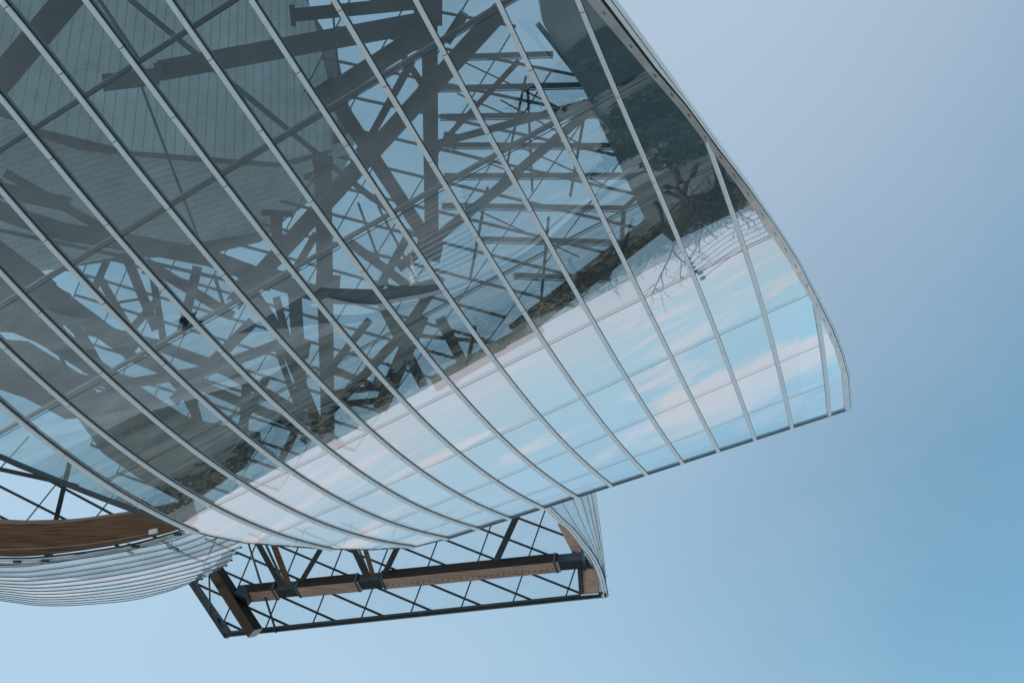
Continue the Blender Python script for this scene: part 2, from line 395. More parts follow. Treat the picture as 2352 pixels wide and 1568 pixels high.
# bottom edge channel
def edge_strip(name, inner, outer, off_in, off_out, thick, m, sub=6, **kw):
    mb = MB()
    def dens(l): return [tuple(np.array(a) + (np.array(b) - np.array(a)) * t / sub) for a, b in zip(l, l[1:]) for t in range(sub)] + [l[-1]]
    I, O = dens(inner), dens(outer); n = len(I); P = []
    for a, b in zip(I, O):
        pa, pb = hs(*a, off_in), hs(*b, off_out); na = hnorm(*a)
        P += [pa, pb, pb - na * thick, pa - na * thick]
    F = []
    for i in range(n - 1):
        for c in range(4): F.append((4*i+c, 4*i+(c+1) % 4, 4*i+4+(c+1) % 4, 4*i+4+c))
    F += [(3, 2, 1, 0), (4*n-4, 4*n-3, 4*n-2, 4*n-1)]
    mb.add(P, F); return mb.build(name, m, sail, **kw)
BOT = [(1951, 937), (1560, 1063), (1250, 1163), (1022, 1236)]
edge_strip('edge_channel', [(x - 3, y - 13) for x, y in BOT], [(x, y + 1) for x, y in BOT], -.03, .02, .05, MT['fanglass'])
edge_strip('edge_seal', [(x, y) for x, y in BOT], [(x + 1, y + 4.6) for x, y in BOT], .0, .0, .06, MT['dark'])
BOT2 = [(1022, 1236), (950, 1254), (850, 1260), (740, 1258), (560, 1244), (480, 1228), (415, 1210)]
edge_strip('edge_seal', BOT2, [(x + .3, y + 3.4) for x, y in BOT2], .0, .0, .06, MT['dark'])
BOT3 = [(415, 1210), (300, 1167), (200, 1129), (45, 1067), (0, 1047), (-300, 924)]
edge_strip('edge_rail', [(x + 1, y - 5) for x, y in BOT3], [(x, y + 2) for x, y in BOT3], .012, .012, .008, MT['steel'])
edge_strip('edge_seal', [(x, y + 2) for x, y in BOT3], [(x - 1, y + 8) for x, y in BOT3], .0, .0, .08, MT['dark'])
FO = [(1150, -295), (1381, 0), (1498, 152), (1573, 238), (1649, 341), (1714, 423), (1781, 518), (1827, 589), (1875, 684), (1909, 752), (1930, 805), (1945, 860), (1951, 937)]
FI = [(1105, -295), (1349, 0), (1478, 152), (1560, 247), (1634, 344), (1694, 425), (1758, 520), (1806, 590), (1858, 682), (1895, 752), (1918, 805), (1934, 860), (1940, 939)]
OU = [(1205, -295), (1416, 0), (1520, 143), (1588, 238), (1657, 333), (1721, 421), (1787, 518), (1832, 587), (1884, 684), (1919, 752), (1939, 805), (1953, 860), (1957, 936)]
def lerp2(A, B, t): return [(a[0] + (b[0] - a[0]) * t, a[1] + (b[1] - a[1]) * t) for a, b in zip(A, B)]
fl = edge_strip('edge_flange', FI, FO, .06, .075, .10, MT['bronze'])
edge_strip('edge_gap', FO, lerp2(FO, OU, .24), .03, .02, .05, MT['dark'])
edge_strip('edge_trim', lerp2(FO, OU, .24), lerp2(FO, OU, .62), .05, .03, .06, MT['rib'])
edge_strip('edge_gap', lerp2(FO, OU, .62), lerp2(FO, OU, .70), .02, .0, .05, MT['dark'])
edge_strip('edge_trim', lerp2(FO, OU, .70), OU, .03, .0, .10, MT['rib'])
# bolt pairs on the flange
c = lerp2(FI, FO, .5)
for i in range(1, 12):
    for t in (.15, .65):
        a, b = np.array(c[i]), np.array(c[i + 1]); d = b - a
        for s in (0, 5 / np.linalg.norm(d)):
            q = a + d * (t + s); p = hs(*q, .068); n = hnorm(*q)
            MB().box(p, p + n * .014, .016, .016, up=AX).build('bolt', MT['dark'], fl)

# ------------------------------------------------------------------ clad building behind the glass
def plane3(pts):
    P = [at(x, y, d) for x, y, d in pts]; n = unit(np.cross(P[1] - P[0], P[2] - P[0])); return P[0], (n if n @ (EYE - P[0]) > 0 else -n)
UP0, UPN = plane3([(0, 0, 37), (800, 100, 43), (300, 345, 38)])
cr = lambda x, y: on_plane(x, y, UP0, UPN)
P0_, P1_, P2_ = cr(50, 285), cr(765, 340), at(300, 600, 46)
LP0, LPN = P0_, unit(np.cross(P1_ - P0_, P2_ - P0_)); LPN = LPN if LPN @ (EYE - P0_) > 0 else -LPN
lo = lambda x, y: on_plane(x, y, LP0, LPN)
clad = empty('clad_building', cr(300, 300), 'pale panelled building block behind the upper left glass', 'building')
UPOLY = [(-330, -300), (640, -300), (715, 20), (773, 108), (812, 275), (765, 340), (640, 372), (470, 360), (300, 345), (180, 330), (50, 285), (-330, 165)]
LPOLY = [(-330, 165), (50, 285), (180, 330), (300, 345), (470, 360), (640, 372), (765, 340), (812, 275), (815, 330), (780, 420), (690, 480), (600, 560), (480, 590), (300, 600), (0, 640), (-330, 700)]
def clip_poly_halfplanes(poly, lines):
    for a, b in lines:
        if len(poly) < 3: return []
        poly = clip(poly, a, b)
    return poly if len(poly) >= 3 else []
MB().prism([cr(*p) - UPN * .12 for p in UPOLY], -UPN * .5).build('wall', MT['joint'], clad)
MB().prism([lo(*p) - LPN * .12 for p in LPOLY], -LPN * .5).build('wall', MT['joint'], clad)
# upper face: long upright panels, narrower as the wall turns away to the right
xs = [-330.0]
while xs[-1] < 830: xs.append(xs[-1] + 27 - max(0, min(1, xs[-1] / 700)) * 10)
def upline(x): t = -.24 * (1 - max(-.3, min(1, x / 620))); return ((x - t * 320, -320), (x + t * 420, 420))
for a, b in zip(xs, xs[1:]):
    a2, b2 = upline(a), upline(b)
    # cross joint at a staggered height
    yj = [-320] + sorted(rng.uniform(-260, 330, 2)) + [420]
    for y0, y1 in zip(yj, yj[1:]):
        fx = lambda ln, y: ln[0][0] + (ln[1][0] - ln[0][0]) * (y - ln[0][1]) / (ln[1][1] - ln[0][1])
        q = [(fx(a2, y0) + .6, y0 + .4), (fx(b2, y0) - .6, y0 + .4), (fx(b2, y1) - .6, y1 - .4), (fx(a2, y1) + .6, y1 - .4)]
        # clip to the wall outline (outline treated piecewise: right edge and lower edge)
        q = clip_poly_halfplanes(q, [((640, -300), (715, 20)), ((715, 20), (773, 108)), ((773, 108), (812, 275)), ((812, 275), (765, 340)), ((765, 340), (640, 372))])
        if not q: continue
        q2 = clip_poly_halfplanes(q, [((640, 372), (300, 345)), ((300, 345), (50, 285)), ((50, 285), (-330, 165))]) if min(p[0] for p in q) < 640 else q
        if area(q2) < 12: continue
        MB().prism([cr(*p) for p in q2], -UPN * .1).build('cladding_panel', MT['panel'], clad)
# lower face: panels laid on the slope
CREASE = [(-330, 168), (50, 288), (180, 333), (300, 348), (470, 363), (640, 375), (765, 343), (815, 278)]
def lowclip(q):
    x0, x1 = min(p[0] for p in q), max(p[0] for p in q)
    L_ = [((813, -400), (813, 330)), ((815, 330), (780, 420)), ((780, 420), (690, 480)), ((690, 480), (600, 560)), ((600, 560), (480, 590)), ((480, 590), (0, 640)), ((0, 640), (-330, 700))]
    L_ += [(a, b) for a, b in zip(CREASE, CREASE[1:]) if b[0] > x0 and a[0] < x1]
    return clip_poly_halfplanes(q, L_)
for i in range(-26, 44):
    y0 = 230 + i * 15.0; sl = -.30
    cuts = [-330] + list(np.arange(-280 + (i * 67) % 90, 830, 90)) + [830]
    for c0, c1 in zip(cuts, cuts[1:]):
        f0 = y0 + sl * (c0 + 330) + 120; f1 = y0 + sl * (c1 + 330) + 120
        q = lowclip([(c0 + .5, f0), (c1 - .5, f1), (c1 - .5, f1 + 13.6), (c0 + .5, f0 + 13.6)])
        if area(q) < 25: continue
        MB().prism([lo(*p) for p in q], -LPN * .1).build('cladding_panel', MT['panel'], clad)

# solid soffits deeper inside the sail
MT['soffit'] = mat('grey_soffit', (.34, .35, .35), .8, 0, .12, .5); MT['brownwall'] = mat('brown_grey_wall', (.17, .135, .11), .8, 0, .25, .6)
def soffit(poly, back, m):
    c = np.mean([hin(*p, back) for p in poly], axis=0); P = [hin(*p, back) for p in poly]
    u, s_, vt = np.linalg.svd(np.array(P) - c); n = vt[2]; n = n if n @ (EYE - c) > 0 else -n
    MB().prism([on_plane(*p, c, n) for p in poly], -n * .3).build('soffit', MT[m], clad)
soffit([(1215, -120), (1330, -60), (1630, 322), (1722, 446), (1735, 466), (1650, 506), (1545, 556), (1480, 500), (1345, 215), (1250, 60)], 6, 'soffit')
soffit([(-300, 640), (60, 640), (160, 690), (140, 770), (-300, 745)], 9, 'brownwall')
soffit([(-300, 775), (60, 800), (190, 880), (250, 955), (150, 962), (60, 915), (-300, 790)], 9, 'brownwall')
soffit([(165, 940), (270, 905), (420, 975), (600, 1010), (565, 1072), (430, 1160), (330, 1105), (235, 1040)], 9, 'brownwall')

# ------------------------------------------------------------------ steel frame inside the sail
frame = empty('steel_frame', hin(800, 500, 4), 'dark tangle of steel beams and struts seen through the curved glass', 'steel frame')
def hz_cut(p, q):
    # keep the frame inside the part of the hull above its turned-up lower belly
    f = lambda x, y: 1195 - .545 * (x - 415) - 14 - y
    if f(*q) < 0 < f(*p): t = f(*p) / (f(*p) - f(*q)); q = (p[0] + (q[0] - p[0]) * t, p[1] + (q[1] - p[1]) * t)
    return q
def beam(p, q, w, back, name='beam', m='steel', ratio=1.0, back2=None):
    q = hz_cut(p, q); p = hz_cut(q, p)
    a = hin(*p, back); b = hin(*q, back if back2 is None else back2)
    d = np.linalg.norm((a + b) / 2 - EYE); wm = w / FPX * d * .93
    MB().box(a, b, wm, wm * ratio, up=unit(EYE - (a + b) / 2)).build(name, MT[m], frame)
def ibeam(p, q, w, back, m='steel'):
    """H-section: web plus two flanges, for the heavy members"""
    a = hin(*p, back); b = hin(*q, back); d = np.linalg.norm((a + b) / 2 - EYE); W = w / FPX * d * .93
    up = unit(EYE - (a + b) / 2); t = unit(b - a); side = unit(np.cross(t, up)); tf = max(.05, W * .13)
    o = MB(); o.box(a, b, W - 2 * tf, W * .12, up=up); o.build('beam', MT[m], frame)
    for s in (-1, 1):
        MB().box(a + side * s * (W - tf) / 2, b + side * s * (W - tf) / 2, tf, W * .8, up=up).build('flange', MT[m], frame)
def poly_beam(pts, w, back, m='steel', name='beam'):
    P = [hin(x, y, back) for x, y in pts]; d = np.linalg.norm(P[len(P) // 2] - EYE); W = w / FPX * d * .93
    ups = [unit(EYE - p) for p in P]
    MB().tube(P, 0, sect=[(-W/2, -W/2), (W/2, -W/2), (W/2, W/2), (-W/2, W/2)], ups=ups).build(name, MT[m], frame)
def plate(c, w, h, back, ang=0, m='steel'):
    x, y = c; ca, sa = math.cos(ang), math.sin(ang)
    q = [(x + ca * dx - sa * dy, y + sa * dx + ca * dy) for dx, dy in ((-w/2, -h/2), (w/2, -h/2), (w/2, h/2), (-w/2, h/2))]
    P = [hin(*p, back) for p in q]; MB().prism(P, unit(P[0] - EYE) * .3).build('bracket', MT[m], frame)
# heavy members
beam((165, -30), (-30, 200), 34, 6, m='dark'); beam((192, -20), (-20, 232), 30, 6.6)
ibeam((372, 162), (990, 48), 46, 5); ibeam((668, 36), (1000, 3), 30, 6.2)
plate((300, 183), 130, 40, 5.2, -.12); plate((365, 165), 20, 42, 4.8, -.15); plate((672, 36), 12, 50, 6, -.1)
ibeam((1150, 25), (540, 693), 42, 4); ibeam((965, 82), (768, 208), 44, 5)
plate((745, 215), 70, 46, 5.2, -.6); plate((765, 240), 50, 34, 5, .4)
ibeam((772, 232), (1000, 580), 34, 6.2)
ibeam((985, -60), (992, 575), 36, 5.6); beam((958, -30), (988, 150), 34, 6)
ibeam((741, 372), (754, 1030), 36, 5.4); plate((741, 370), 48, 16, 5, -.25); plate((636, 490), 74, 15, 5, .05); beam((635, 494), (636, 580), 27, 5.2)
poly_beam([(-40, 470), (60, 505), (150, 533), (300, 558), (480, 592), (610, 640), (740, 678), (872, 684), (953, 668), (1012, 655)], 40, 4.6)
poly_beam([(-40, 520), (130, 557), (300, 592), (520, 643), (620, 665)], 9, 4.2)
beam((10, 396), (250, 533), 20, 4.2); beam((-30, 430), (160, 470), 34, 6); beam((103, 662), (300, 806), 40, 6.4); beam((-30, 560), (110, 665), 46, 6.2)
beam((1145, 30), (1035, 150), 38, 6.5)
beam((1620, 428), (1120, 812), 50, 8, m='steel'); beam((1240, 748), (1000, 880), 40, 8.5)
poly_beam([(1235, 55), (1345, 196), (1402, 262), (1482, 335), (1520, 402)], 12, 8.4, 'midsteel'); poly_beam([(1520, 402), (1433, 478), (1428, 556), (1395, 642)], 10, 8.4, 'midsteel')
poly_beam([(-60, 700), (100, 770), (250, 865), (400, 962), (560, 1045)], 40, 7); poly_beam([(-60, 835), (120, 868), (300, 880), (480, 850), (640, 790)], 24, 7.4); poly_beam([(60, 640), (180, 760), (260, 900), (310, 1060)], 22, 7.2); poly_beam([(230, 640), (300, 760), (420, 900), (500, 1050)], 16, 7.6)
poly_beam([(195, 755), (360, 792), (520, 850), (690, 950), (780, 1020)], 26, 6.6); poly_beam([(560, 640), (640, 760), (700, 900), (748, 1015)], 24, 6.2); poly_beam([(1010, 640), (930, 760), (800, 900), (700, 1010)], 22, 6.9)
for c_, w_, h_, a_ in [((845, 345), 46, 40, .7), ((985, 575), 60, 46, .2), ((752, 660), 56, 60, .1), ((1035, 322), 36, 34, .2), ((1340, 250), 34, 30, .3), ((640, 640), 54, 40, .3), ((880, 885), 50, 34, .3), ((350, 620), 44, 30, .3), ((690, 800), 44, 40, .2), ((960, 90), 60, 50, -.3), ((986, 30), 60, 60, 0)]:
    plate(c_, w_, h_, 4.5 if c_[1] < 700 else 5.6, a_)
# long struts and rods
STR = [((290, -8), (795, 408), 13, 4), ((322, 190), (462, 562), 6, 4), ((215, -20), (322, 142), 9, 5), ((761, -10), (782, 210), 5, 7),
 ((934, 163), (840, 335), 18, 7), ((926, 128), (966, 188), 16, 6), ((1062, 38), (1030, 88), 24, 6),
 ((1173, 160), (1018, 325), 13, 8), ((1343, 238), (1035, 322), 18, 8), ((1338, 268), (1120, 452), 22, 8), ((1170, 415), (945, 592), 24, 7),
 ((1208, 176), (1160, 400), 6, 9), ((1212, 203), (1223, 440), 6, 9), ((1340, 276), (1310, 450), 7, 9), ((1260, 500), (1240, 720), 7, 9), ((1120, 430), (1080, 640), 7, 9),
 ((951, 762), (853, 985), 38, 6), ((1021, 751), (1075, 856), 26, 6), ((1089, 762), (1070, 852), 10, 6), ((989, 773), (1172, 790), 10, 7),
 ((934, 548), (866, 668), 20, 6), ((815, 566), (958, 672), 22, 6), ((823, 467), (896, 668), 6, 5), ((869, 475), (962, 655), 6, 5), ((812, 420), (888, 480), 14, 5),
 ((720, 548), (680, 616), 18, 6), ((295, 600), (350, 735), 22, 5), ((242, 606), (220, 655), 16, 6), ((350, 612), (512, 712), 24, 5.5), ((449, 632), (421, 748), 22, 6),
 ((493, 634), (517, 712), 8, 6), ((352, 640), (376, 785), 16, 7), ((285, 775), (352, 700), 18, 6.5), ((262, 696), (326, 686), 6, 7), ((-10, 545), (42, 616), 8, 5),
 ((639, 700), (666, 800), 18, 7), ((678, 690), (692, 905), 30, 6), ((640, 810), (695, 968), 14, 7), ((766, 847), (874, 893), 16, 6.5), ((775, 901), (874, 889), 14, 7), ((805, 926), (890, 918), 16, 7),
 ((836, 750), (752, 856), 18, 6), ((684, 980), (645, 1056), 18, 6), ((339, 960), (335, 1016), 14, 7), ((360, 968), (364, 1026), 18, 7), ((316, 934), (268, 992), 14, 6.5),
 ((567, 880), (560, 978), 22, 7), ((130, 800), (162, 866), 8, 6), ((560, 760), (420, 900), 26, 7), ((330, 830), (640, 960), 24, 7), ((430, 880), (480, 1060), 22, 7), ((600, 890), (520, 1040), 18, 7.4), ((880, 700), (960, 860), 26, 6.8)]
for p, q, w, b in STR:
    if w >= 10: p, q = (p[0] + .12 * (p[0] - q[0]), p[1] + .12 * (p[1] - q[1])), (q[0] + .12 * (q[0] - p[0]), q[1] + .12 * (q[1] - p[1]))
    beam(p, q, w, b, 'rod' if w < 10 else 'strut', 'steel')
# tiers of level bars on the right
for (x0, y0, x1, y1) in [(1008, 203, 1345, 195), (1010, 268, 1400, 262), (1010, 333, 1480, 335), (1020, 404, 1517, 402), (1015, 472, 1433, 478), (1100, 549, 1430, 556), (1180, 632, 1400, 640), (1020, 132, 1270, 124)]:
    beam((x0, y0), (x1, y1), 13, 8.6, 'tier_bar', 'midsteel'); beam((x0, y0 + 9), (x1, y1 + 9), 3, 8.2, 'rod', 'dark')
for (a, b) in [((1060, 140), (1290, 250)), ((1050, 215), (1190, 275)), ((1150, 230), (1330, 330)), ((1040, 345), (1200, 404)), ((1200, 340), (1420, 440)), ((1090, 480), (1330, 590))]:
    beam(a, b, 4, 9, 'rod')

# ------------------------------------------------------------------ far sail: a flat lattice of bars and rods with glass between
def lattice(root, O, e1, e2, cells, wbar, wrod, gap=.03, gl='farglass', mbar='steel', mrod='steel'):
    """bars run along e1, rods along e2; cells = set of (r, b)"""
    n = unit(np.cross(e1, e2)); n = n if n @ (EYE - O) > 0 else -n
    base = ORIGIN[root.name]
    q = [np.zeros(3), e1, e1 + e2, e2]; cen = (e1 + e2) / 2; q = [cen + (p - cen) * (1 - gap) for p in q]
    pm = MB().prism(q, -n * .02); me = None
    for (r, b) in sorted(cells):
        o0 = O + r * e1 + b * e2
        if me is None:
            me = bpy.data.meshes.new('glass_pane'); me.from_pydata([tuple(p) for p in pm.v], [], pm.f); me.update(); me.materials.append(MT[gl])
        o = bpy.data.objects.new('glass_pane', me); col.objects.link(o); o.parent = root; o.location = o0 - base
    for axis, (ea, eb, w, nm, mm) in enumerate(((e1, e2, wbar, 'bar', mbar), (e2, e1, wrod, 'rod', mrod))):
        edges = {}
        for (r, b) in cells:
            i, jx = (r, b) if axis == 0 else (b, r)
            for s in (0, 1): edges.setdefault(jx + s, set()).add(i)
        for jx, iset in edges.items():
            run = sorted(iset); start = run[0]; prev = start
            for i in run[1:] + [None]:
                if i is None or i != prev + 1:
                    a = O + start * ea + jx * eb + n * (.05 + .04 * axis); bb = O + (prev + 1) * ea + jx * eb + n * (.05 + .04 * axis)
                    MB().box(a, bb, w, w, up=n).build(nm, MT[mm], root); start = i
                prev = i
D_ = 50.0
fO = at(278, 655, D_); fe1 = at(278 + 88, 655 + 26, D_ - .6) - fO; fe2 = at(278 - 20, 655 + 47, D_ + .8) - fO
def pix(p): d = p - EYE; z = d @ FWD; return (1176 + FPX * (d @ RIGHT) / z, 784 - FPX * (d @ UPC) / z)
FARPOLY = [(150, 560), (620, 540), (740, 60), (860, -160), (1030, -160), (1160, 60), (1420, 260), (1480, 520), (1150, 760), (1010, 860), (760, 1030), (560, 1130), (330, 1130), (180, 900)]
def inpoly(x, y, P):
    c = False
    for i in range(len(P)):
        (x0, y0), (x1, y1) = P[i], P[i - 1]
        if (y0 > y) != (y1 > y) and x < (x1 - x0) * (y - y0) / (y1 - y0) + x0: c = not c
    return c
far = empty('lattice_sail', fO, 'distant glass sail with a fine diamond lattice behind the steel frame', 'glass sail')
cells = {(r, b) for r in range(-4, 16) for b in range(-20, 14) if inpoly(*pix(fO + (r + .5) * fe1 + (b + .5) * fe2), FARPOLY)}
lattice(far, fO, fe1, fe2, cells, .10, .05)

# ------------------------------------------------------------------ timber canopy hanging out below the sail
cz = lambda x, y: ((1500 + x / 2.352) * .57422, (1950 + y / 2.352) * .57422)
nodes = {(1, 2): (525, 668), (1, 4): (368, 1085), (2, 0): (1070, 415), (2, 1): (990, 620), (2, 3): (845, 1042), (3, -1): (1548, 358), (3, 0): (1475, 570), (3, 2): (1325, 995), (4, 1): (1820, 945)}
rows = []
for (r, b), zpt in nodes.items():
    x, y = cz(*zpt); X, Y = (x - 1176) / FPX, (784 - y) / FPX
    rows += [[r, b, 1, 0, 0, 0, -X * r, -X * b, -X], [0, 0, 0, r, b, 1, -Y * r, -Y * b, -Y]]
H = np.linalg.svd(np.array(rows, float))[2][-1].reshape(3, 3); H = H / H[2, 2]
# keep the perspective terms gentle
H[2, 0] = max(-.02, min(.02, H[2, 0])); H[2, 1] = max(-.02, min(.02, H[2, 1]))
CD = 52.0; CS = CD / 44
class CB(MB):
    def box(s, a, b, w, h, up=Z, ext=0.0): return MB.box(s, a, b, w * CS, h * CS, up, ext)
tow = lambda c: (c[0] * RIGHT + c[1] * UPC + c[2] * FWD) * CD
ce1, ce2, cO = tow(H[:, 0]), tow(H[:, 1]), EYE + tow(H[:, 2])
cn = unit(np.cross(ce1, ce2)); cn = cn if cn @ (EYE - cO) > 0 else -cn
cp = lambda x, y, h=0.0: on_plane(x, y, cO + cn * h * CS, cn)
canopy = empty('timber_canopy', cp(900, 1400), 'lower glass canopy with glulam beam, steel struts and dark rim below the sail', 'canopy')
CPOLY = [(440, 1339), (521, 1463), (1388, 1372), (1340, 1260), (1262, 1160), (1150, 1100), (600, 1180)]
def cell_ok(r, b):
    return inpoly(*pix(cO + (r + .5) * ce1 + (b + .5) * ce2), CPOLY)
# panes are trimmed to the outline by clipping in the canopy's own plane
def clip_cell(r, b):
    q = [pix(cO + (r + i) * ce1 + (b + j) * ce2) for i, j in ((.015, .02), (.985, .02), (.985, .98), (.015, .98))]
    s = sum(q[i][0]*q[(i+1)%4][1]-q[(i+1)%4][0]*q[i][1] for i in range(4))
    if s < 0: q = q[::-1]
    return clip_poly_halfplanes(q, [((1388, 1372), (521, 1463)), ((521, 1463), (440, 1339)), ((1262, 1160), (1340, 1260)), ((1340, 1260), (1388, 1372)), ((440, 1240), (1300, 1140))])
for r in range(-6, 9):
    for b in range(-9, 12):
        q = clip_cell(r, b)
        if area(q) < 40: continue
        MB().prism([cp(*p) for p in q], -cn * .02).build('glass_pane', MT['farglass'], canopy)
def cline(p0, d, ring):
    """part of the line p0 + t d (picture) inside the ring half-planes"""
    t0, t1 = -99, 99
    for a, b in ring:
        f = lambda t: (b[0]-a[0])*(p0[1]+t*d[1]-a[1])-(b[1]-a[1])*(p0[0]+t*d[0]-a[0])
        f0, f1 = f(0), f(1); k = f1 - f0
        if abs(k) < 1e-9: continue
        t = -f0 / k
        if k > 0: t0 = max(t0, t)
        else: t1 = min(t1, t)
    return (t0, t1) if t1 > t0 else None
CR = [((1388, 1364), (521, 1455)), ((521, 1463), (440, 1339)), ((1262, 1160), (1340, 1260)), ((1340, 1260), (1388, 1372)), ((440, 1240), (1300, 1140))]
def gridline(pa, pb, w, h, nm, m):
    d = (pb[0] - pa[0], pb[1] - pa[1]); t = cline(pa, d, CR)
    if not t: return
    a = (pa[0] + d[0]*t[0], pa[1] + d[1]*t[0]); b = (pa[0] + d[0]*t[1], pa[1] + d[1]*t[1])
    CB().box(cp(*a, h), cp(*b, h), w, w, up=cn).build(nm, MT[m], canopy)
for b in range(-8, 12): gridline(pix(cO + b * ce2), pix(cO + ce1 + b * ce2), .095, .10, 'bar', 'dark')
for r in range(-6, 9): gridline(pix(cO + r * ce1), pix(cO + r * ce1 + ce2), .05, .18, 'rod', 'dark')
px = lambda w, d=44.0: w / FPX * d
# rim
CB().box(cp(521, 1458, .1), cp(1392, 1366, .1), px(8), .34, up=cn, ext=.05).build('rim_beam', MT['dark'], canopy)
CB().box(cp(521, 1452, .32), cp(1385, 1361, .32), px(5), .16, up=cn).build('rim_flange', MT['steel'], canopy)
CB().box(cp(440, 1336, .1), cp(522, 1460, .1), px(10), .34, up=cn, ext=.05).build('rim_beam', MT['dark'], canopy)
CB().box(cp(446, 1334, .3), cp(530, 1452, .3), px(4), .16, up=cn).build('rim_flange', MT['steel'], canopy)
# glulam main beam in three lengths, with steel shoes
def tb(p, q, w, hgt, h, m, nm, up=Z): return CB().box(cp(*p, h), cp(*q, h), w, hgt, up=up).build(nm, MT[m], canopy)
ga, gb = np.array((551, 1364.)), np.array((1296, 1290.))
gl = lambda t: tuple(ga + (gb - ga) * t)
GW, GH = .66, .46
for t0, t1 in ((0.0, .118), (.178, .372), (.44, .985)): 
    tb(gl(t0), gl(t1), GW, GH, .75, 'wood_shaded', 'glulam_beam')  # near side's shade comes from the darker wood colour
    A_, B_ = cp(*gl(t0), .75), cp(*gl(t1), .75); CB().box(A_ - Z * (GH / 2 + .022), B_ - Z * (GH / 2 + .022), GW * .98, .04).build('lit_underside_board', MT['wood_lit'], canopy)  # added board, coloured brighter to paint the light on the beam's underside
for t0, t1 in ((.112, .184), (.366, .446), (.975, 1.06)):
    tb(gl(t0), gl(t1), GW * .82, GH * .86, .75, 'dark', 'steel_shoe')
    for t in (t0, t1): tb(gl(t - .003), gl(t + .003), GW * 1.06, GH * 1.05, .75, 'steel', 'shoe_plate')
for i in range(28):
    t = .455 + i * .0189; p = cp(*gl(t), .75); CB().box(p - Z * .33, p - Z * .44, .025, .025, up=AX).build('bolt', MT['dark'], canopy)
# leaning glulam post at the left with pale end grain
a, b = cp(496, 1312, 1.0), cp(586, 1452, 1.0); CB().box(a, b, .50, .50, up=unit(Z - .35 * RIGHT)).build('glulam_post', MT['wood_shaded'], canopy)
t = unit(b - a); CB().box(b + t * .002, b + t * .05, .48, .48, up=unit(Z - .35 * RIGHT)).build('end_cap', MT['endgrain'], canopy)
tb((548, 1362), (575, 1372), .6, .5, .9, 'dark', 'steel_shoe')
# V struts
for p, q, w, m, nm in [((590, 1242), (647, 1347), 13, 'dark', 'strut'), ((608, 1244), (655, 1346), 6, 'midsteel', 'strut'), ((627, 1246), (664, 1344), 14, 'wood', 'timber_strut'), ((739, 1256), (686, 1345), 12, 'dark', 'strut'),
        ((811, 1257), (846, 1331), 13, 'dark', 'strut'), ((823, 1257), (852, 1330), 5, 'midsteel', 'strut'), ((838, 1257), (859, 1329), 11, 'wood', 'timber_strut'), ((914, 1254), (878, 1328), 13, 'dark', 'strut'), ((1190, 1178), (1136, 1296), 14, 'dark', 'strut')]:
    A_, B_ = cp(*p, .95), cp(*q, .85); CB().box(A_, B_, px(w, 43), px(w, 43), up=unit(EYE - A_)).build(nm, MT[m], canopy)
for x0, y0, x1, y1, w in [(568, 1240, 635, 1452, 5.5), (480, 1312, 483, 1406, 4.5)]:
    MB().tube([cp(x0, y0, 1.6), cp(x1, y1, .3)], px(w, 49) / 2, 8).build('tie_rod', MT['steel'], canopy, smooth=True)
# curved white edge at the right end
EC = [(1249, 1163), (1254, 1168), (1288, 1201), (1308, 1219), (1334, 1252), (1358, 1285), (1376, 1325), (1386, 1373)]
def crv(pts, n=24):
    t = np.linspace(0, 1, len(pts)); P = np.array(pts, float); tt = np.linspace(0, 1, n)
    # Catmull-Rom
    o = []
    for s in tt:
        f = s * (len(pts) - 1); i = min(int(f), len(pts) - 2); u = f - i
        p0, p1, p2, p3 = P[max(i - 1, 0)], P[i], P[i + 1], P[min(i + 2, len(P) - 1)]
        o.append(.5 * ((2*p1) + (-p0+p2)*u + (2*p0-5*p1+4*p2-p3)*u*u + (-p0+3*p1-3*p2+p3)*u**3))
    return [tuple(x) for x in o]
ECc = crv(EC)
MB().tube([cp(x, y, .25) for x, y in ECc], px(3.6, CD), 8).build('edge_tube', MT['rib'], canopy, smooth=True)
MB().tube([cp(x + 6.5, y - 3, .15) for x, y in ECc], px(3.2, CD), 8).build('edge_tube', MT['rib'], canopy, smooth=True)
MB().tube([cp(x + 10.5, y - 5, -.1) for x, y in ECc], px(1.6, CD), 6).build('edge_seal', MT['dark'], canopy, smooth=True)
# fan of ribbed glass beyond it (leans up and away)
OUTL = [(1359, 1105), (1363, 1125), (1374, 1199), (1382, 1266), (1388, 1327), (1390, 1358)]
INL = [(1258, 1153), (1270, 1166), (1300, 1200), (1342, 1250), (1372, 1300), (1388, 1358)]
oc, ic = crv(OUTL, 16), crv(INL, 16)
def fan(u, i):
    (x0, y0), (x1, y1) = ic[i], oc[i]; x, y = x0 + (x1 - x0) * u, y0 + (y1 - y0) * u
    p = cp(x, y, -.2); d = unit(p - EYE); return p + d * (3.0 * u - 1.2 * u * u)
US = [0, .22, .47, .66, .80, .91, 1.0]
for a, b in zip(US, US[1:]):
    m = MB(); P = []
    for i in range(16): P += [fan(a, i), fan(b, i)]
    fn = unit(np.cross(P[1] - P[0], P[2] - P[0])); fn = fn if fn @ (EYE - P[0]) > 0 else -fn
    m.add(P + [p - fn * .02 for p in P], [(2*i, 2*i+1, 2*i+3, 2*i+2) for i in range(15)] + [(32+2*i+2, 32+2*i+3, 32+2*i+1, 32+2*i) for i in range(15)])
    for fi, f in enumerate(m.f):
        nn = np.cross(m.v[f[1]] - m.v[f[0]], m.v[f[2]] - m.v[f[0]]); want = fn if fi < 15 else -fn
        if nn @ want < 0: m.f[fi] = tuple(reversed(f))
    m.build('fan_glass', MT['fanglass'], canopy)
